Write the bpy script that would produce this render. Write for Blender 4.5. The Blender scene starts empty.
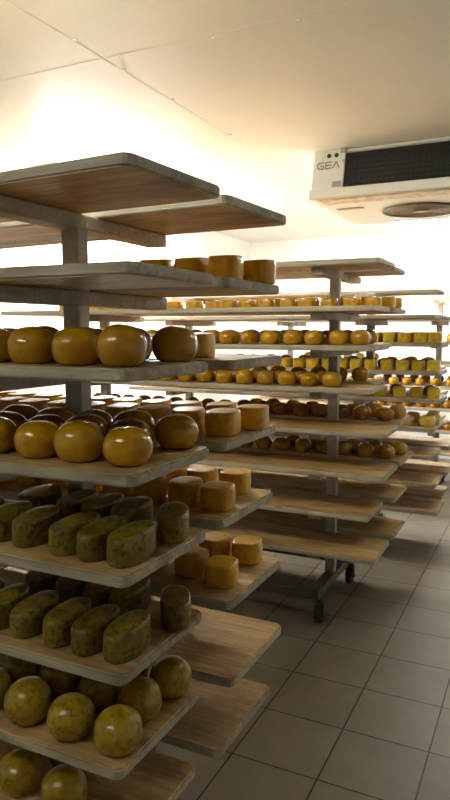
import bpy, bmesh, math, random
from mathutils import Vector, Matrix

random.seed(7)
SC = bpy.context.scene
COL = SC.collection
PI = math.pi


# ------------------------------------------------------------------ materials
def new_mat(name):
    m = bpy.data.materials.new(name)
    m.use_nodes = True
    nt = m.node_tree
    nt.nodes.clear()
    out = nt.nodes.new('ShaderNodeOutputMaterial')
    b = nt.nodes.new('ShaderNodeBsdfPrincipled')
    nt.links.new(b.outputs[0], out.inputs[0])
    return m, nt, b


def N(nt, kind, **kw):
    n = nt.nodes.new(kind)
    for k, v in kw.items():
        if k in n.inputs.keys():
            n.inputs[k].default_value = v
        else:
            setattr(n, k, v)
    return n


def ramp(nt, src, stops):
    r = nt.nodes.new('ShaderNodeValToRGB')
    e = r.color_ramp.elements
    while len(e) > 1:
        e.remove(e[-1])
    e[0].position, e[0].color = stops[0][0], (*stops[0][1], 1)
    for p, c in stops[1:]:
        x = e.new(p)
        x.color = (*c, 1)
    nt.links.new(src, r.inputs[0])
    return r.outputs[0]


def mix(nt, fac, a, b, mode='MIX'):
    n = nt.nodes.new('ShaderNodeMix')
    n.data_type = 'RGBA'
    n.blend_type = mode
    for sock, v in ((n.inputs[0], fac), (n.inputs[6], a), (n.inputs[7], b)):
        if hasattr(v, 'is_linked'):
            nt.links.new(v, sock)
        elif isinstance(v, (int, float)):
            sock.default_value = v
        else:
            sock.default_value = (*v, 1)
    return n.outputs[2]


def coords(nt, scale=(1, 1, 1), jitter=True):
    tc = nt.nodes.new('ShaderNodeTexCoord')
    mp = nt.nodes.new('ShaderNodeMapping')
    mp.inputs['Scale'].default_value = scale
    nt.links.new(tc.outputs['Object'], mp.inputs[0])
    if jitter:
        oi = nt.nodes.new('ShaderNodeObjectInfo')
        mul = N(nt, 'ShaderNodeMath', operation='MULTIPLY')
        mul.inputs[1].default_value = 37.0
        nt.links.new(oi.outputs['Random'], mul.inputs[0])
        cx = nt.nodes.new('ShaderNodeCombineXYZ')
        for i in range(3):
            nt.links.new(mul.outputs[0], cx.inputs[i])
        nt.links.new(cx.outputs[0], mp.inputs['Location'])
    return mp.outputs[0]


def bump(nt, b, h, strength, dist=0.002):
    n = N(nt, 'ShaderNodeBump', Strength=strength, Distance=dist)
    nt.links.new(h, n.inputs['Height'])
    nt.links.new(n.outputs[0], b.inputs['Normal'])


def plain(name, col, rough=0.5, metal=0.0, var=0.06, scale=30):
    m, nt, b = new_mat(name)
    c = coords(nt)
    n = N(nt, 'ShaderNodeTexNoise', Scale=scale, Detail=4)
    nt.links.new(c, n.inputs['Vector'])
    lo = tuple(max(0, v * (1 - var)) for v in col)
    hi = tuple(min(1, v * (1 + var)) for v in col)
    nt.links.new(ramp(nt, n.outputs[0], [(0.3, lo), (0.7, hi)]), b.inputs['Base Color'])
    b.inputs['Roughness'].default_value = rough
    b.inputs['Metallic'].default_value = metal
    return m


def wood(name, light, dark, stain, rough=0.55, stain_amt=0.5):
    m, nt, b = new_mat(name)
    c1 = coords(nt, (1.2, 22, 22))
    n1 = N(nt, 'ShaderNodeTexNoise', Scale=3.0, Detail=6, Distortion=0.6)
    nt.links.new(c1, n1.inputs['Vector'])
    base = ramp(nt, n1.outputs[0], [(0.3, dark), (0.5, tuple((a + d) / 2 for a, d in zip(light, dark))), (0.68, light)])
    c2 = coords(nt, (2.2, 4.5, 4.5))
    n2 = N(nt, 'ShaderNodeTexNoise', Scale=2.2, Detail=5, Roughness=0.6)
    nt.links.new(c2, n2.inputs['Vector'])
    msk = ramp(nt, n2.outputs[0], [(0.46, (0, 0, 0)), (0.68, (stain_amt,) * 3)])
    col = mix(nt, msk, base, stain)
    # knots
    c3 = coords(nt, (2.0, 5.5, 5.5))
    v = N(nt, 'ShaderNodeTexVoronoi', Scale=1.3)
    nt.links.new(c3, v.inputs['Vector'])
    kn = ramp(nt, v.outputs['Distance'], [(0.03, (0.75,) * 3), (0.075, (0, 0, 0))])
    col = mix(nt, kn, col, tuple(x * 0.3 for x in dark))
    oi = nt.nodes.new('ShaderNodeObjectInfo')
    var = ramp(nt, oi.outputs['Random'], [(0, (0.8, 0.8, 0.8)), (1, (1.12, 1.1, 1.06))])
    col = mix(nt, 1.0, col, var, 'MULTIPLY')
    nt.links.new(col, b.inputs['Base Color'])
    b.inputs['Roughness'].default_value = rough
    bump(nt, b, n1.outputs[0], 0.35, 0.0015)
    return m


def wax(name, c1, c2, spots=None, spot_amt=0.0, rough=0.3, coat=0.4, spot_scale=70, vary=0.25):
    m, nt, b = new_mat(name)
    c = coords(nt)
    n = N(nt, 'ShaderNodeTexNoise', Scale=16, Detail=5, Roughness=0.6)
    nt.links.new(c, n.inputs['Vector'])
    col = ramp(nt, n.outputs[0], [(0.32, c1), (0.68, c2)])
    if spots:
        s = N(nt, 'ShaderNodeTexNoise', Scale=spot_scale, Detail=3, Roughness=0.65)
        nt.links.new(c, s.inputs['Vector'])
        k = ramp(nt, s.outputs[0], [(0.50, (0, 0, 0)), (0.62, (spot_amt,) * 3)])
        col = mix(nt, k, col, spots)
        s2 = N(nt, 'ShaderNodeTexNoise', Scale=spot_scale * 0.3, Detail=3)
        nt.links.new(c, s2.inputs['Vector'])
        k2 = ramp(nt, s2.outputs[0], [(0.50, (0, 0, 0)), (0.66, (spot_amt * 0.7,) * 3)])
        col = mix(nt, k2, col, tuple(x * 1.4 for x in spots))
    oi = nt.nodes.new('ShaderNodeObjectInfo')
    lo = 1 - vary
    var = ramp(nt, oi.outputs['Random'], [(0, (lo, lo * 0.95, lo * 0.9)), (0.5, (1, 1, 1)), (1, (1.05, 1.1, 1.05))])
    col = mix(nt, 1.0, col, var, 'MULTIPLY')
    nt.links.new(col, b.inputs['Base Color'])
    rr = ramp(nt, n.outputs[0], [(0.3, (rough * 0.8,) * 3), (0.7, (rough * 1.3,) * 3)])
    nt.links.new(rr, b.inputs['Roughness'])
    b.inputs['Coat Weight'].default_value = coat
    b.inputs['Coat Roughness'].default_value = 0.07
    bump(nt, b, n.outputs[0], 0.25, 0.002)
    return m


def floor_mat():
    m, nt, b = new_mat('tile_floor')
    tc = nt.nodes.new('ShaderNodeTexCoord')
    mp = nt.nodes.new('ShaderNodeMapping')
    mp.inputs['Location'].default_value = (0.0, 0.2, 0)
    nt.links.new(tc.outputs['Object'], mp.inputs[0])
    br = N(nt, 'ShaderNodeTexBrick', offset=0.0, squash=1.0)
    br.inputs['Scale'].default_value = 1.0
    br.inputs['Brick Width'].default_value = 0.3
    br.inputs['Row Height'].default_value = 0.3
    br.inputs['Mortar Size'].default_value = 0.0035
    br.inputs['Mortar Smooth'].default_value = 0.3
    br.inputs['Bias'].default_value = 0.0
    br.inputs['Color1'].default_value = (0.16, 0.14, 0.105, 1)
    br.inputs['Color2'].default_value = (0.187, 0.164, 0.124, 1)
    br.inputs['Mortar'].default_value = (0.028, 0.02, 0.014, 1)
    nt.links.new(mp.outputs[0], br.inputs['Vector'])
    n = N(nt, 'ShaderNodeTexNoise', Scale=5, Detail=6, Roughness=0.7)
    nt.links.new(mp.outputs[0], n.inputs['Vector'])
    g = ramp(nt, n.outputs[0], [(0.3, (0.82, 0.80, 0.77)), (0.7, (1.06, 1.06, 1.06))])
    nt.links.new(mix(nt, 1.0, br.outputs[0], g, 'MULTIPLY'), b.inputs['Base Color'])
    n2 = N(nt, 'ShaderNodeTexNoise', Scale=180, Detail=2)
    nt.links.new(mp.outputs[0], n2.inputs['Vector'])
    b.inputs['Roughness'].default_value = 0.5
    b.inputs['Specular IOR Level'].default_value = 0.3
    inv = N(nt, 'ShaderNodeMath', operation='SUBTRACT')
    inv.inputs[0].default_value = 1.0
    nt.links.new(br.outputs['Fac'], inv.inputs[1])
    bump(nt, b, inv.outputs[0], 0.6, 0.002)
    return m


def emit_mat(name, col, s):
    m, nt, b = new_mat(name)
    b.inputs['Base Color'].default_value = (0.9, 0.9, 0.88, 1)
    b.inputs['Emission Color'].default_value = (*col, 1)
    b.inputs['Emission Strength'].default_value = s
    return m


M_FLOOR = floor_mat()
M_WALL = plain('wall_panel', (0.90, 0.90, 0.87), 0.4, 0, 0.02, 2)
M_CEIL = plain('ceiling_panel', (0.86, 0.85, 0.79), 0.5, 0, 0.03, 1.5)
M_SEAM = plain('seam_strip', (0.84, 0.83, 0.77), 0.5)
M_WOOD = wood('board_wood', (0.58, 0.42, 0.20), (0.37, 0.225, 0.085), (0.16, 0.07, 0.022), 0.5, 0.72)
M_EDGE = wood('board_edge_worn', (0.52, 0.49, 0.41), (0.34, 0.315, 0.255), (0.16, 0.13, 0.10), 0.7, 0.5)
M_ARM = wood('arm_grey_wood', (0.56, 0.51, 0.43), (0.40, 0.36, 0.30), (0.22, 0.185, 0.145), 0.6, 0.6)
M_POST = plain('post_galvanised', (0.42, 0.41, 0.37), 0.45, 0.4, 0.2, 18)
M_STEEL = plain('steel_frame', (0.12, 0.11, 0.10), 0.35, 0.5, 0.15, 20)
M_RUBBER = plain('rubber_wheel', (0.03, 0.028, 0.026), 0.6)
M_GOLD = wax('golden_wax', (0.36, 0.175, 0.0015), (0.48, 0.265, 0.003), (0.30, 0.12, 0.004), 0.25, 0.2, 0.35, 45)
M_SHADED = wax('shaded_wax', (0.25, 0.09, 0.002), (0.36, 0.16, 0.003), (0.12, 0.04, 0.002), 0.3, 0.24, 0.3, 45)  # ball wax made darker and redder, shade between the boards put into the colour
M_HBALL = wax('herb_ball_wax', (0.30, 0.19, 0.006), (0.43, 0.30, 0.012), (0.13, 0.07, 0.004), 0.6, 0.28, 0.2, 75)
M_HERB = wax('herb_rind', (0.155, 0.105, 0.004), (0.255, 0.178, 0.009), (0.03, 0.022, 0.003), 0.8, 0.42, 0.1, 80)
M_BLOCK = wax('yellow_rind', (0.58, 0.30, 0.004), (0.72, 0.42, 0.008), (0.36, 0.16, 0.006), 0.4, 0.34, 0.2, 60, 0.2)
M_LIME = wax('lime_rind', (0.66, 0.45, 0.010), (0.80, 0.60, 0.022), (0.30, 0.22, 0.01), 0.5, 0.35, 0.3, 60, 0.25)
M_PALE = wax('pale_rind', (0.86, 0.64, 0.10), (0.92, 0.76, 0.20), None, 0, 0.3, 0.4)
M_COOLW = plain('cooler_white', (0.68, 0.70, 0.68), 0.35, 0, 0.03, 8)
M_COOLB = plain('cooler_coil', (0.012, 0.013, 0.014), 0.5)
M_COOLF = plain('cooler_fin', (0.035, 0.037, 0.038), 0.4, 0.4)
M_LOGO = plain('logo_grey', (0.20, 0.21, 0.21), 0.4)
M_DARK = plain('dark_hole', (0.015, 0.015, 0.015), 0.6)
M_GRILL = plain('fan_grille', (0.20, 0.185, 0.15), 0.5, 0.2)
M_FANBLADE = plain('fan_blade', (0.26, 0.24, 0.20), 0.5)
M_STAIN = plain('cooler_tray', (0.60, 0.52, 0.40), 0.45, 0, 0.35, 22)
M_PLATE = plain('rating_plate', (0.30, 0.30, 0.29), 0.5)
M_LAMPH = plain('lamp_housing', (0.8, 0.8, 0.78), 0.4)


# ------------------------------------------------------------------ mesh help
class MB:
    def __init__(self):
        self.bm = bmesh.new()

    def box(self, c, s, bevel=0.0, rot=None, mi=0):
        r = bmesh.ops.create_cube(self.bm, size=1.0)
        vs = r['verts']
        bmesh.ops.scale(self.bm, vec=s, verts=vs)
        fs = list({f for v in vs for f in v.link_faces})
        for f in fs:
            f.material_index = mi
        if bevel > 0:
            es = list({e for v in vs for e in v.link_edges})
            q = bmesh.ops.bevel(self.bm, geom=es, offset=bevel, segments=2, affect='EDGES', profile=0.5)
            vs = list({v for f in q['faces'] for v in f.verts} | {v for v in vs if v.is_valid})
        if rot is not None:
            bmesh.ops.rotate(self.bm, verts=vs, cent=(0, 0, 0), matrix=rot)
        bmesh.ops.translate(self.bm, verts=vs, vec=c)
        return vs

    def cyl(self, c, r, h, axis='Z', seg=20, r2=None, mi=0):
        q = bmesh.ops.create_cone(self.bm, cap_ends=True, segments=seg, radius1=r, radius2=r if r2 is None else r2, depth=h)
        vs = q['verts']
        for f in {f for v in vs for f in v.link_faces}:
            f.material_index = mi
        if axis == 'X':
            bmesh.ops.rotate(self.bm, verts=vs, cent=(0, 0, 0), matrix=Matrix.Rotation(PI / 2, 3, 'Y'))
        elif axis == 'Y':
            bmesh.ops.rotate(self.bm, verts=vs, cent=(0, 0, 0), matrix=Matrix.Rotation(PI / 2, 3, 'X'))
        bmesh.ops.translate(self.bm, verts=vs, vec=c)
        return vs

    def prism(self, pts, z0, z1, mi=0):
        lo = [self.bm.verts.new((x, y, z0)) for x, y in pts]
        hi = [self.bm.verts.new((x, y, z1)) for x, y in pts]
        n = len(pts)
        f = [self.bm.faces.new(lo[::-1]), self.bm.faces.new(hi)]
        for i in range(n):
            f.append(self.bm.faces.new((lo[i], lo[(i + 1) % n], hi[(i + 1) % n], hi[i])))
        for x in f:
            x.material_index = mi
        return f

    def ring(self, c, R, r, seg=40, sides=6):
        vs = []
        for i in range(seg):
            a = 2 * PI * i / seg
            row = []
            for j in range(sides):
                b = 2 * PI * j / sides
                rr = R + r * math.cos(b)
                row.append(self.bm.verts.new((c[0] + rr * math.cos(a), c[1] + rr * math.sin(a), c[2] + r * math.sin(b))))
            vs.append(row)
        for i in range(seg):
            for j in range(sides):
                self.bm.faces.new((vs[i][j], vs[(i + 1) % seg][j], vs[(i + 1) % seg][(j + 1) % sides], vs[i][(j + 1) % sides]))

    def mesh(self, name, mats, smooth=False):
        bmesh.ops.recalc_face_normals(self.bm, faces=self.bm.faces[:])
        me = bpy.data.meshes.new(name)
        self.bm.to_mesh(me)
        self.bm.free()
        for m in (mats if isinstance(mats, (list, tuple)) else [mats]):
            me.materials.append(m)
        if smooth:
            for p in me.polygons:
                p.use_smooth = True
        return me


def link(name, me, parent=None, loc=(0, 0, 0)):
    o = bpy.data.objects.new(name, me)
    COL.objects.link(o)
    o.location = loc
    if parent:
        o.parent = parent
    return o


def tag(o, label, cat, group=None):
    o['label'] = label
    o['category'] = cat
    if group:
        o['group'] = group
    return o


def thing(name, loc, label, cat, group=None):
    o = bpy.data.objects.new(name, None)
    COL.objects.link(o)
    o.location = loc
    o.empty_display_size = 0.1
    return tag(o, label, cat, group)


def struct(name, mb, mats):
    o = link(name, mb.mesh(name, mats))
    o['kind'] = 'structure'
    return o


ORD = ('first second third fourth fifth sixth seventh eighth ninth tenth eleventh twelfth thirteenth fourteenth '
       'fifteenth sixteenth seventeenth eighteenth nineteenth twentieth').split()

# ------------------------------------------------------------------ room
X0, X1, Y0, Y1, ZC = -3.35, 5.0, -7.0, 7.6, 2.5
b = MB(); b.box(((X0 + X1) / 2, (Y0 + Y1) / 2, -0.05), (X1 - X0 + .4, Y1 - Y0 + .4, 0.1)); struct('floor', b, M_FLOOR)
b = MB(); b.box(((X0 + X1) / 2, (Y0 + Y1) / 2, ZC + .05), (X1 - X0 + .4, Y1 - Y0 + .4, 0.1)); struct('ceiling', b, M_CEIL)
b = MB(); b.box((X0 - .05, (Y0 + Y1) / 2, ZC / 2), (.1, Y1 - Y0, ZC)); struct('wall_left', b, M_WALL)
b = MB(); b.box((X1 + .05, (Y0 + Y1) / 2, ZC / 2), (.1, Y1 - Y0, ZC)); struct('wall_right', b, M_WALL)
b = MB(); b.box(((X0 + X1) / 2, Y1 + .05, ZC / 2), (X1 - X0 + .2, .1, ZC)); struct('wall_back', b, M_WALL)
b = MB(); b.box(((X0 + X1) / 2, Y0 - .05, ZC / 2), (X1 - X0 + .2, .1, ZC)); struct('wall_front', b, M_WALL)
# ceiling panel joints with their rivets
b = MB()
b.box((-1.642, (Y0 + Y1) / 2, ZC - .0003), (.008, Y1 - Y0, .0006))
for y in (0.9, 1.45, 2.07, 2.38, 2.78, 3.4, 4.0):
    b.cyl((-1.628, y, ZC - .002), .009, .004, seg=12)
struct('trim_1', b, M_SEAM)
b = MB()
b.box(((X0 + X1) / 2, 2.257, ZC - .0003), (X1 - X0, .008, .0006))
for x in (-2.6, -1.16, -.83, 0.1):
    b.cyl((x, 2.285, ZC - .002), .009, .004, seg=12)
struct('trim_2', b, M_SEAM)

# ------------------------------------------------------------------ racks
N_LV = [1.735, 1.55, 1.36, 1.168, .975, .78, .585, .39]
F_LV = [1.745, 1.538, 1.36, 1.165, .97, .775, .58, .385]
G_LV = [1.69, 1.52, 1.354, 1.185, 1.02, .85, .68, .51, .345]
H_LV = [1.72, 1.53, 1.33, 1.14, .95, .76, .57, .38]
BT = 0.024          # board thickness
AH = 0.036          # arm height
ARM_LEN = 0.69


def caster_meshes():
    w = MB(); w.cyl((0, 0, .045), .045, .028, 'X', 24); w.cyl((0, 0, .045), .018, .036, 'X', 14)
    f = MB()
    for s in (-1, 1):
        f.box((s * .022, .012, .065), (.005, .036, .062), .002)
    f.box((0, .014, .099), (.05, .05, .006), .002)
    f.cyl((0, .016, .108), .016, .014, seg=14)
    f.cyl((0, 0, .045), .007, .056, 'X', 10)
    return w.mesh('caster_wheel', M_RUBBER), f.mesh('caster_fork', M_STEEL)


CW, CF = caster_meshes()


def rack_meshes(levels, span):
    top = levels[0] - BT
    pb = MB(); pb.box((0, 0, (top - .004 + .16) / 2), (.052, .044, top - .004 - .16), .005)
    ab = MB(); ab.box((0, .045, -AH / 2), (.062, ARM_LEN, AH), .004)
    rl = MB(); rl.box((-span / 2, 0, .1385), (span + .05, .04, .045), .004)
    cr = MB(); cr.box((0, 0, .1385), (.06, .60, .045), .004)
    return pb.mesh('post', M_POST), ab.mesh('arm', M_ARM), rl.mesh('base_rail', M_STEEL), cr.mesh('cross_rail', M_STEEL)


def make_rack(px, py, levels, span, label, top_bar=False):
    r = thing('cheese_rack', (px, py, 0), label, 'rack', 'wheeled cheese racks')
    pm, am, rm, cm = rack_meshes(levels, span)
    for sx in (0, -span):
        link('post', pm, r, (sx, 0, 0))
        link('cross_rail', cm, r, (sx, 0, 0))
        for z in levels:
            link('arm', am, r, (sx, 0, z - BT))
    for s in (-1, 1):
        link('base_rail', rm, r, (0, s * .28, 0))
    for sx in (.0, -span):
        for s in (-1, 1):
            f = link('caster', CF, r, (sx + .03 * (1 if sx == 0 else -1), s * .28, 0))
            link('wheel', CW, f)
    if top_bar:
        tb = MB(); tb.box((-span / 2 + .05, 0, levels[0] - BT + .015), (span + .2, .045, .03), .003)
        link('top_bar', tb.mesh('top_bar', M_ARM), r)
    return r


def board_mesh(name, L, W, worn, mats=None):
    """Long plank with rounded corners; end at x=0 running to x=-L; y from 0 to W."""
    b = MB()
    R = 0.022
    pts = []
    for cx, cy, a0 in ((-L + R, R, PI), (-R, R, 1.5 * PI), (-R, W - R, 0), (-L + R, W - R, .5 * PI)):
        for k in range(5):
            a = a0 + (PI / 2) * k / 4
            pts.append((cx + R * math.cos(a), cy + R * math.sin(a)))
    b.prism(pts, 0, BT)
    bmesh.ops.recalc_face_normals(b.bm, faces=b.bm.faces[:])
    es = [e for e in b.bm.edges if abs(e.verts[0].co.z - e.verts[1].co.z) < 1e-6 and len(e.link_faces) == 2]
    bmesh.ops.bevel(b.bm, geom=es, offset=worn, segments=2, affect='EDGES')
    for f in b.bm.faces:
        f.material_index = 0 if abs(f.normal.z) > .95 else 1
    return b.mesh(name, mats or [M_WOOD, M_EDGE])


BOARD_L = 2.2
BM = [board_mesh('board', BOARD_L, .334, .004), board_mesh('board', BOARD_L, .345, .003), board_mesh('board', BOARD_L, .335, .005)]


def place_board(xe, y, ztop, yaw, label, group, k):
    o = link('shelf_board', BM[k % 3], None, (xe, y, ztop - BT + .0006))
    o.rotation_euler = (0, 0, math.radians(yaw))
    tag(o, label, 'board', group)
    return o


# ------------------------------------------------------------------ cheeses
def loft(name, mat, rx, ry, h, n, prof, seg=36, wob=.012, seed=0, tilt=0.0):
    """Rounded loaf: superellipse outline (exponent n) swept through a vertical profile of (z, scale)."""
    rnd = random.Random(seed)
    ph = [rnd.uniform(0, 6.28) for _ in range(4)]
    b = MB()
    rings = []
    for z, s in prof:
        row = []
        for i in range(seg):
            t = 2 * PI * i / seg
            c, sn = math.cos(t), math.sin(t)
            x = rx * math.copysign(abs(c) ** (2 / n), c)
            y = ry * math.copysign(abs(sn) ** (2 / n), sn)
            w = 1 + wob * (math.sin(2 * t + ph[0] + z * 9) + .6 * math.sin(3 * t + ph[1]))
            zz = z * h
            if z > .3:
                zz += h * tilt * (y / ry) * (z - .3) + h * wob * math.sin(t + ph[2]) * z
            row.append(b.bm.verts.new((x * s * w, y * s * w, zz)))
        rings.append(row)
    for a, c in zip(rings, rings[1:]):
        for i in range(seg):
            b.bm.faces.new((a[i], a[(i + 1) % seg], c[(i + 1) % seg], c[i]))
    b.bm.faces.new(rings[0][::-1]); b.bm.faces.new(rings[-1])
    return b.mesh(name, mat, True)


def ball_prof(flat_b=.52, flat_t=.14, p=2.05):
    out = []
    for k in range(17):
        t = -math.cos(PI * k / 16)
        f = flat_b if t < 0 else flat_t
        out.append(((t + 1) / 2, f + (1 - f) * (1 - abs(t) ** p) ** (1 / p)))
    return out


def slab_prof(r=.16, bulge=.02):
    out = [(0, .90), (.02, .95), (.06, .985), (.12, 1.0)]
    out += [(.3, 1 + bulge * .7), (.5, 1 + bulge), (.7, 1 + bulge * .7)]
    out += [(1 - r, 1.0), (1 - r * .55, .985), (1 - r * .25, .955), (1 - r * .06, .91), (1.0, .84), (1.004, .4)]
    return out


BP, SP = ball_prof(), slab_prof()
MESH = {
    'gold': [loft('ball', M_GOLD, .0505, .0505, .077, 2, BP, seed=s) for s in range(4)],
    'shaded': [loft('ball', M_SHADED, .0505, .0505, .075, 2, BP, seed=s + 9) for s in range(3)],  # ball cheeses with the shade painted into their wax colour
    'hball': [loft('ball', M_HBALL, .051, .051, .086, 2, ball_prof(.45, .1, 2.0), seed=s + 20) for s in range(4)],
    'oval': [loft('oval', M_HERB, .034, .064, .060, 2.3, SP, seed=s + 30, tilt=.08) for s in range(4)],
    'block': [loft('block', M_BLOCK, .041, .041, .061, 3.1, SP, seed=s + 40, tilt=.03) for s in range(4)],
    'lime': [loft('block', M_LIME, .040, .040, .062, 3.1, SP, seed=s + 50, tilt=.03) for s in range(3)],
    'pale': [loft('ball', M_PALE, .054, .054, .074, 2, ball_prof(.6, .4, 2.1), seed=s + 60) for s in range(2)],
}
PHRASE = {'gold': 'golden ball cheese', 'shaded': 'brown ball cheese', 'hball': 'speckled olive ball cheese',
          'oval': 'herb-flecked oval cheese', 'block': 'yellow square cheese', 'lime': 'lime-yellow square cheese',
          'pale': 'pale yellow ball cheese'}
NAME = {'gold': 'ball_cheese', 'shaded': 'ball_cheese', 'hball': 'ball_cheese', 'oval': 'oval_cheese',
        'block': 'square_cheese', 'lime': 'square_cheese', 'pale': 'ball_cheese'}
RACKP = {'N': 'nearest rack', 'F': 'second rack', 'G': 'third rack', 'H': 'farthest rack'}
SHELF = ['top', 'second', 'third', 'fourth', 'fifth', 'sixth', 'seventh', 'eighth', 'ninth']
cnt = [0]


def row(rack, lv, z, side, rname, kind, pts, rot=0.0, rj=12, zs=1.0):
    """one row of cheeses; pts = (x, y), labelled by order from the aisle end (largest x first)"""
    rnd = random.Random(hash((lv, len(pts), int(z * 1000))) & 0xffff)
    for i, p in enumerate(sorted(pts, key=lambda q: -q[0])):
        me = MESH[kind][(cnt[0] * 7 + i) % len(MESH[kind])]
        cnt[0] += 1
        o = link(NAME[kind], me, None, (p[0], p[1], z + .0008))
        extra = p[2] if len(p) > 2 else 0
        o.rotation_euler = (0, 0, math.radians(rot + extra + rnd.uniform(-rj, rj)))
        if kind in ('gold', 'shaded', 'hball', 'pale'):
            o.rotation_euler[2] = rnd.uniform(0, 6.28)
            s = rnd.uniform(.95, 1.03) * (1 if rack == 'N' else .9)
            o.scale = (s, s, rnd.uniform(.95, 1.04) * (1 if rack == 'N' else .9))
        elif zs != 1.0:
            o.scale = (1, 1, zs)
        elif kind == 'lime':
            o.scale = (.92, .92, 1)
        tag(o, f"{ORD[i]} {PHRASE[kind]} from aisle end, {side} board's {rname} row, {RACKP[rack]}'s {SHELF[lv]} shelf",
            'cheese', f"{PHRASE[kind]}s on the {RACKP[rack]}")


def line(x0, n, pitch, y, jit=.006, seed=0, jy=.006):
    r = random.Random(seed)
    return [(x0 - i * pitch + r.uniform(-jit, jit), y + r.uniform(-jy, jy)) for i in range(n)]


# ---------- nearest rack
make_rack(-1.065, 1.335, N_LV, 1.42, 'nearest grey wheeled rack at the left, with posts, cross arms and eight shelves')
yawN = [-3.2, .6, 0, 1.5, 0, 0, 0, 0]
xfN = [-.66, -.655, -.672, -.662, -.68, -.69, -.70, -.71]
xbN = [-.665, -.665, -.655, -.67, -.68, -.655, -.65, -.685]
contN = [('bare', 'bare'), ('bare', 'carrying yellow squares'), ('carrying golden balls', 'nearly bare'),
         ('carrying golden balls', 'carrying yellow squares'), ('carrying herb ovals', 'carrying yellow squares'),
         ('carrying herb ovals', 'carrying yellow squares'), ('carrying speckled balls', 'bare'), ('carrying speckled balls', 'bare')]
for i, z in enumerate(N_LV):
    place_board(xfN[i], .975, z, yawN[i], f"front wooden board on {SHELF[i]} shelf of nearest rack, {contN[i][0]}", 'boards on the nearest rack', 0)
    place_board(xbN[i], 1.372, z, -3.2 if i == 0 else 0, f"back wooden board on {SHELF[i]} shelf of nearest rack, {contN[i][1]}", 'boards on the nearest rack', 1)
# second shelf, back board
row('N', 1, N_LV[1], 'back', 'near', 'block', [(-.725, 1.49), (-.825, 1.50), (-.925, 1.49), (-1.025, 1.50), (-1.12, 1.49)])
row('N', 1, N_LV[1], 'back', 'far', 'block', [(-.695, 1.625), (-.80, 1.63), (-.90, 1.62)])
# third shelf
row('N', 2, N_LV[2], 'front', 'near', 'gold', [(-.727, 1.045), (-.84, 1.05), (-.958, 1.055), (-1.07, 1.06), (-1.185, 1.065)])
row('N', 2, N_LV[2], 'front', 'middle', 'gold', [(-.795, 1.15), (-.905, 1.155), (-1.02, 1.16), (-1.13, 1.165)])
row('N', 2, N_LV[2], 'front', 'far', 'gold', [(-.738, 1.262), (-.85, 1.262), (-.965, 1.265)])
row('N', 2, N_LV[2], 'back', 'middle', 'block', [(-.80, 1.48)])
# fourth shelf
row('N', 3, N_LV[3], 'front', 'near', 'gold', [(-.728, 1.06), (-.838, 1.05), (-.943, 1.05), (-1.065, 1.045), (-1.175, 1.04)])
row('N', 3, N_LV[3], 'front', 'middle', 'shaded', [(-.79, 1.157), (-.90, 1.15), (-1.01, 1.15), (-1.12, 1.14), (-1.23, 1.14)])
row('N', 3, N_LV[3], 'front', 'far', 'gold', [(-.735, 1.262), (-.845, 1.255), (-.955, 1.25), (-1.065, 1.245), (-1.175, 1.245)])
row('N', 3, N_LV[3], 'back', 'near', 'block', [(-.725, 1.475), (-.823, 1.47)] + line(-.922, 8, .1, 1.465, .005, 3, .01))
row('N', 3, N_LV[3], 'back', 'far', 'block', [(-.70, 1.60), (-.80, 1.62)] + line(-.90, 8, .1, 1.61, .005, 4, .01))
# fifth shelf
row('N', 4, N_LV[4], 'front', 'near', 'oval', [(-.727, 1.068), (-.80, 1.068), (-.872, 1.072), (-.978, 1.075), (-1.06, 1.078), (-1.145, 1.08)], 0, 5)
row('N', 4, N_LV[4], 'front', 'far', 'oval', [(-.728, 1.232, 30), (-.842, 1.238), (-.92, 1.236), (-.998, 1.24), (-1.12, 1.245)], 0, 6)
row('N', 4, N_LV[4], 'back', 'near', 'block', [(-.742, 1.48), (-.845, 1.495)] + line(-.955, 7, .104, 1.487, .006, 5, .008))
row('N', 4, N_LV[4], 'back', 'far', 'block', [(-.775, 1.655), (-.875, 1.645)] + line(-.98, 6, .104, 1.65, .006, 6, .008))
# sixth shelf
row('N', 5, N_LV[5], 'front', 'near', 'oval', [(-.74, 1.066), (-.815, 1.062), (-.892, 1.066), (-.98, 1.065), (-1.065, 1.068), (-1.15, 1.07)], 0, 5)
row('N', 5, N_LV[5], 'front', 'far', 'oval', [(-.722, 1.228, 35), (-.845, 1.232), (-.922, 1.232), (-1.0, 1.232), (-1.10, 1.234)], 0, 6)
row('N', 5, N_LV[5], 'back', 'near', 'block', [(-.727, 1.47), (-.83, 1.50)] + line(-.94, 6, .104, 1.485, .006, 7, .01))
row('N', 5, N_LV[5], 'back', 'far', 'block', [(-.738, 1.655), (-.833, 1.645)] + line(-.935, 6, .104, 1.645, .006, 8, .008))
# seventh and eighth shelves
row('N', 6, N_LV[6], 'front', 'near', 'hball', [(-.745, 1.035), (-.862, 1.032), (-.981, 1.035), (-1.10, 1.04)])
row('N', 6, N_LV[6], 'front', 'middle', 'hball', [(-.768, 1.147), (-.872, 1.143), (-.984, 1.147), (-1.095, 1.148)])
row('N', 6, N_LV[6], 'front', 'far', 'hball', [(-.757, 1.262), (-.87, 1.258), (-.98, 1.262)])
row('N', 7, N_LV[7], 'front', 'near', 'hball', [(-.905, 1.055), (-1.035, 1.06)])
row('N', 7, N_LV[7], 'front', 'middle', 'hball', [(-.99, 1.175), (-1.11, 1.175)])

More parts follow.
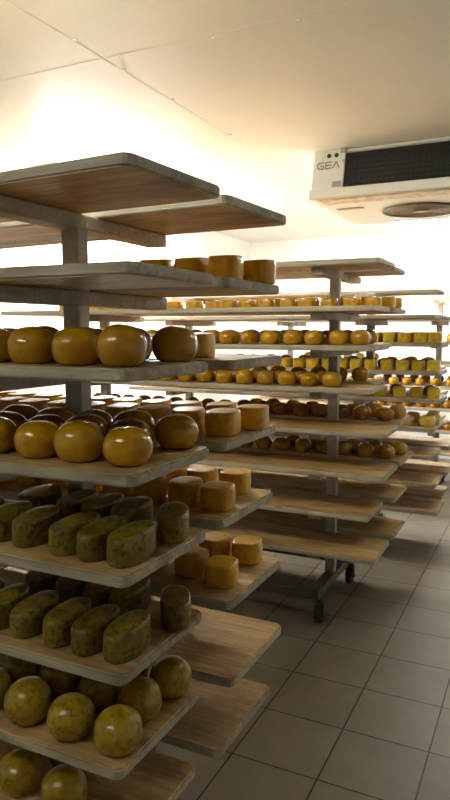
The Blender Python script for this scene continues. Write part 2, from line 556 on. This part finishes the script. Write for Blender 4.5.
# ---------- second rack
make_rack(-.98, 3.285, F_LV, 1.43, 'grey wheeled rack behind the nearest one, casters showing on the tiled floor')
yawF = [0, 0, 0, .5, 1.0, .5, 0, 0]
xfF = [-.672, -.69, -.69, -.70, -.628, -.63, -.70, -.665]
xbF = [-.70, -.69, -.76, -.80, -.648, -.63, -.66, -.665]
contF = [('bare', 'bare'), ('carrying yellow squares', 'carrying yellow squares'), ('carrying golden balls', 'carrying golden balls'),
         ('carrying golden balls', 'carrying golden balls'), ('bare', 'carrying brown balls'), ('bare', 'carrying brown balls'), ('bare', 'bare'), ('bare', 'bare')]
for i, z in enumerate(F_LV):
    place_board(xfF[i], 2.915, z, yawF[i], f"front wooden board on {SHELF[i]} shelf of second rack, {contF[i][0]}", 'boards on the second rack', 0)
    place_board(xbF[i], 3.311, z, -abs(yawF[i]) * .5, f"back wooden board on {SHELF[i]} shelf of second rack, {contF[i][1]}", 'boards on the second rack', 2)
row('F', 1, F_LV[1], 'front', 'far', 'block', line(-.76, 18, .108, 3.17, .008, 11, .008), zs=.74)
row('F', 1, F_LV[1], 'back', 'near', 'block', line(-.74, 10, .1, 3.38, .006, 12))
row('F', 1, F_LV[1], 'back', 'far', 'block', line(-.735, 4, .1, 3.53, .006, 13))
row('F', 2, F_LV[2], 'front', 'near', 'gold', line(-.765, 18, .112, 2.985, .008, 14))
row('F', 2, F_LV[2], 'front', 'far', 'gold', line(-.80, 10, .113, 3.12, .006, 15))
row('F', 2, F_LV[2], 'back', 'near', 'gold', line(-.83, 8, .114, 3.40, .006, 16))
row('F', 3, F_LV[3], 'front', 'near', 'gold', [(-.90 - i * .112, 2.985) for i in range(17)])
row('F', 3, F_LV[3], 'front', 'far', 'shaded', line(-.98, 9, .118, 3.12, .006, 17))
row('F', 3, F_LV[3], 'back', 'near', 'gold', line(-.87, 8, .114, 3.40, .006, 18))
row('F', 4, F_LV[4], 'back', 'near', 'shaded', line(-.735, 17, .112, 3.365, .007, 19))
row('F', 4, F_LV[4], 'back', 'far', 'gold', line(-.70, 8, .115, 3.49, .006, 20))
row('F', 5, F_LV[5], 'back', 'near', 'gold', line(-.715, 13, .114, 3.365, .007, 21))
row('F', 5, F_LV[5], 'back', 'far', 'gold', line(-.69, 6, .117, 3.49, .006, 22))

# ---------- third rack
make_rack(-1.06, 4.385, G_LV, 1.38, 'grey wheeled rack third in the row, partly hidden behind the second rack')
xfG = [None, -.60, -.56, -.56, -.555, -.58, -.58, -.565, -.55]
xbG = [-.645, -.60, -.60, -.62, -.60, -.61, -.545, -.548, -.58]
contG = [('', 'bare'), ('bare', 'bare'), ('carrying lime squares', 'carrying yellow squares'), ('carrying lime squares', 'carrying golden balls'),
         ('carrying a few lime squares', 'carrying brown balls'), ('carrying pale balls', 'bare'), ('bare', 'bare'), ('bare', 'bare'), ('bare', 'bare')]
for i, z in enumerate(G_LV):
    if xfG[i] is not None:
        place_board(xfG[i], 4.02, z, 0, f"front wooden board on {SHELF[i]} shelf of third rack, {contG[i][0]}", 'boards on the third rack', 0)
    place_board(xbG[i], 4.412, z, 0, f"back wooden board on {SHELF[i]} shelf of third rack, {contG[i][1]}", 'boards on the third rack', 2)
row('G', 2, G_LV[2], 'front', 'near', 'lime', line(-.60, 18, .092, 4.10, .006, 31))
row('G', 2, G_LV[2], 'front', 'far', 'block', line(-.66, 7, .108, 4.25, .01, 32))
row('G', 2, G_LV[2], 'back', 'near', 'block', line(-.70, 8, .12, 4.50, .01, 33))
row('G', 3, G_LV[3], 'front', 'near', 'lime', line(-.61, 19, .094, 4.10, .005, 34))
row('G', 3, G_LV[3], 'front', 'far', 'gold', line(-.68, 7, .125, 4.25, .01, 35))
row('G', 3, G_LV[3], 'back', 'near', 'gold', line(-.70, 12, .125, 4.50, .01, 36))
row('G', 4, G_LV[4], 'front', 'near', 'lime', [(-.605, 4.11), (-.71, 4.12), (-.81, 4.11), (-.925, 4.12), (-1.06, 4.11)])
row('G', 4, G_LV[4], 'front', 'far', 'shaded', [(-.65, 4.27), (-.86, 4.28)])
row('G', 5, G_LV[5], 'front', 'near', 'pale', [(-.635, 4.10), (-.765, 4.11), (-.89, 4.10)])
row('G', 5, G_LV[5], 'front', 'far', 'pale', [(-.625, 4.25), (-.75, 4.26), (-.88, 4.25)])

# ---------- farthest rack
make_rack(-.88, 6.2, H_LV, 1.42, 'grey wheeled rack farthest back, by the white wall at the right edge', True)
for i, z in enumerate(H_LV):
    if i == 0:
        continue
    place_board(-.42, 5.83, z, 0, f"front wooden board on {SHELF[i]} shelf of farthest rack", 'boards on the farthest rack', 0)
    place_board(-.44, 6.226, z, 0, f"back wooden board on {SHELF[i]} shelf of farthest rack", 'boards on the farthest rack', 2)
row('H', 2, H_LV[2], 'front', 'near', 'gold', line(-.50, 8, .12, 5.92, .01, 41))
row('H', 3, H_LV[3], 'back', 'near', 'pale', line(-1.5, 6, .13, 6.35, .01, 42))
row('H', 4, H_LV[4], 'front', 'near', 'gold', line(-.50, 10, .12, 5.92, .01, 43))
row('H', 4, H_LV[4], 'back', 'near', 'gold', line(-.52, 8, .12, 6.32, .01, 44))
row('H', 5, H_LV[5], 'front', 'near', 'shaded', line(-.50, 9, .118, 5.92, .01, 45))
row('H', 5, H_LV[5], 'back', 'near', 'shaded', line(-.52, 8, .118, 6.32, .01, 46))
row('H', 6, H_LV[6], 'front', 'near', 'shaded', line(-.50, 6, .118, 5.92, .01, 47))

# ------------------------------------------------------------------ ceiling cooler
CX0, CX1 = -1.315, 1.05
cool = thing('ceiling_cooler', (CX0, 3.95, 2.2), 'white air cooler hung from the ceiling with black coil front and round fan', 'cooler')


def P(x, y, z):          # room -> cooler space
    return (x - CX0, y - 3.95, z - 2.2)


# body: a trapezoid section, front leaning out towards the bottom
b = MB()
sec = [(3.97, 2.4995), (3.90, 2.245), (3.86, 2.245), (3.86, 2.2), (4.90, 2.2), (4.90, 2.4995)]
va = [b.bm.verts.new(P(CX0, y, z)) for y, z in sec]
vb = [b.bm.verts.new(P(CX1, y, z)) for y, z in sec]
b.bm.faces.new(va); b.bm.faces.new(vb[::-1])
for i in range(6):
    b.bm.faces.new((va[i], va[(i + 1) % 6], vb[(i + 1) % 6], vb[i]))
link('housing', b.mesh('housing', M_COOLW), cool)


def front_y(z):
    return 3.97 - (2.4995 - z) * (3.97 - 3.90) / (2.4995 - 2.245) if z > 2.245 else 3.86


sl = math.atan2(.07, .2545)
RX = Matrix.Rotation(-sl, 3, 'X')


def fbox(mb, x0, x1, z0, z1, out, th, bev=0.0, mi=0):
    zc = (z0 + z1) / 2
    mb.box(P((x0 + x1) / 2, front_y(zc) - out, zc), (x1 - x0, th, (z1 - z0) / math.cos(sl)), bev, RX, mi)


CE = -1.128
b = MB(); fbox(b, CX0 - .004, CE, 2.235, 2.496, .012, .03, .004); link('end_cover', b.mesh('end_cover', M_COOLW), cool)
b = MB(); fbox(b, CE, CX1 - .19, 2.262, 2.474, .002, .012); link('coil', b.mesh('coil', M_COOLB), cool)
b = MB()
for k in range(7):
    z = 2.28 + k * .030
    fbox(b, CE, CX1 - .19, z, z + .004, .010, .010)
for k in range(60):
    x = CE + .02 + k * .033
    fbox(b, x, x + .002, 2.262, 2.474, .007, .006)
link('coil_fins', b.mesh('coil_fins', M_COOLF), cool)
b = MB(); fbox(b, CE, CX1 - .19, 2.474, 2.492, .012, .03, .003); link('top_rim', b.mesh('top_rim', M_COOLW), cool)
b = MB(); b.box(P((CX0 + CX1) / 2, 3.857, 2.229), (CX1 - CX0 + .01, .03, .056), .006); link('front_lip', b.mesh('front_lip', M_COOLW), cool)
b = MB(); fbox(b, CX1 - .19, CX1 + .004, 2.235, 2.496, .012, .03, .004); link('end_cover', b.mesh('end_cover', M_COOLW), cool)
b = MB(); b.box(P((CX0 + CX1) / 2, 3.955, 2.198), (CX1 - CX0 - .08, .15, .006), .002)
link('drip_tray', b.mesh('drip_tray', M_STAIN), cool)
b = MB(); b.box(P(-1.17, 4.22, 2.1975), (.17, .05, .004), .001); link('vent_slot', b.mesh('vent_slot', M_PLATE), cool)
for fx in (-.775, .45):
    b = MB()
    b.ring(P(fx, 4.45, 2.193), .232, .009)
    b.cyl(P(fx, 4.45, 2.1975), .232, .004, seg=40)
    fr = link('fan', b.mesh('fan', M_GRILL), cool)
    b = MB()
    for k in range(1, 8):
        b.ring(P(fx, 4.45, 2.188), .03 * k, .0022, 32, 5)
    for k in range(4):
        a = k * PI / 4
        b.box(P(fx, 4.45, 2.189), (.45, .005, .004), 0, Matrix.Rotation(a, 3, 'Z')) if k == 0 else None
    b.cyl(P(fx, 4.45, 2.188), .045, .008, seg=20)
    link('grille', b.mesh('grille', M_FANBLADE), fr)
# three letters on the end cover, holes, hinge and a little plate
def poly_strip(mb, pts, w):
    for (x0, z0), (x1, z1) in zip(pts, pts[1:]):
        L = math.hypot(x1 - x0, z1 - z0)
        a = math.atan2(z1 - z0, x1 - x0)
        zc = (z0 + z1) / 2
        R = Matrix.Rotation(-sl, 3, 'X') @ Matrix.Rotation(-a, 3, 'Y')
        mb.box(P((x0 + x1) / 2, front_y(zc) - .0285, zc), (L + w * .7, .003, w), 0, R)


b = MB()
lh, lw, lx, lz = .038, .037, -1.292, 2.386
g = [(lx + lw * .98, lz + lh), (lx + .012, lz + lh), (lx, lz + lh * .75), (lx, lz + lh * .25), (lx + .012, lz), (lx + lw, lz), (lx + lw, lz + lh * .48), (lx + lw * .5, lz + lh * .48)]
poly_strip(b, g, .0065)
ex = lx + lw + .014
for k in range(3):
    poly_strip(b, [(ex, lz + lh * k / 2), (ex + lw * .9, lz + lh * k / 2)], .0065)
poly_strip(b, [(ex, lz), (ex, lz + lh)], .0065)
ax = ex + lw + .008
poly_strip(b, [(ax, lz), (ax + lw * .5, lz + lh), (ax + lw, lz)], .0065)
lo = link('logo', b.mesh('logo', M_LOGO), cool)
lo['label'] = 'grey letters GEA on the white end cover'
for x in (-1.225, -1.18):
    b = MB(); b.cyl(P(x, front_y(2.462) - .028, 2.462), .013, .006, 'Y', 16); link('screw_hole', b.mesh('screw_hole', M_DARK), cool)
b = MB(); b.box(P(-1.163, front_y(2.285) - .028, 2.285), (.055, .003, .036), 0, RX); link('rating_plate', b.mesh('rating_plate', M_PLATE), cool)
b = MB(); b.box(P(-1.138, front_y(2.482) - .032, 2.486), (.03, .02, .026), .003); b.cyl(P(-1.135, front_y(2.42) - .028, 2.425), .007, .006, 'Y', 10)
link('latch', b.mesh('latch', M_PLATE), cool)

# ------------------------------------------------------------------ lamps
WARM = (1.0, 0.985, 0.94)
GREEN = (1.0, 0.99, 0.80)


def lamp(x, y, along, length, strength, col, label):
    t = thing('ceiling_light', (x, y, ZC), label, 'light', 'fluorescent ceiling lights')
    h = MB()
    s = (length + .06, .15, .045) if along == 'X' else (.15, length + .06, .045)
    h.box((0, 0, -.0235), s, .006)
    link('lamp_housing', h.mesh('lamp_housing', M_LAMPH), t)
    em = emit_mat('tube_glow', col, strength)
    for k in (-.04, .04):
        q = MB()
        q.cyl((0, k, -.068) if along == 'X' else (k, 0, -.068), .014, length, along, 10)
        link('tube', q.mesh('tube', em), t)


lamp(-3.0, 4.4, 'Y', 1.8, 600, WARM, 'long fluorescent ceiling light on the left, above the second and third racks')
lamp(-.75, 6.3, 'X', 1.2, 310, WARM, 'fluorescent ceiling light above the farthest rack, behind the cooler')
lamp(-1.35, 1.15, 'X', 1.3, 75, GREEN, 'fluorescent ceiling light above the nearest rack')
lamp(-1.3, -.5, 'X', 1.2, 32, GREEN, 'dim fluorescent ceiling light in front of the nearest rack')
lamp(.35, 3.1, 'Y', .6, 40, GREEN, 'short fluorescent ceiling light above the aisle, in front of the cooler')

w = bpy.data.worlds.new('room_world')
SC.world = w
w.use_nodes = True
w.node_tree.nodes['Background'].inputs[0].default_value = (0, 0, 0, 1)

# ------------------------------------------------------------------ camera
F_PX, HORIZON = 660.0, 330.0
cd = bpy.data.cameras.new('camera')
cam = bpy.data.objects.new('camera', cd)
COL.objects.link(cam)
cd.sensor_fit = 'VERTICAL'
cd.sensor_height = 24.0
cd.lens = 24.0 * F_PX / 800.0
cd.clip_start = 0.02
cam.location = (0, 0, 1.43)
cam.rotation_euler = (PI / 2 - math.atan((400 - HORIZON) / F_PX), 0, math.radians(26))
SC.camera = cam

SC.view_settings.view_transform = 'Standard'
SC.view_settings.look = 'None'
SC.view_settings.gamma = 1.0
SC.view_settings.use_curve_mapping = False
SC.view_settings.exposure = 0.0
SC.cycles.max_bounces = 10
SC.cycles.diffuse_bounces = 6
SC.cycles.use_denoising = True
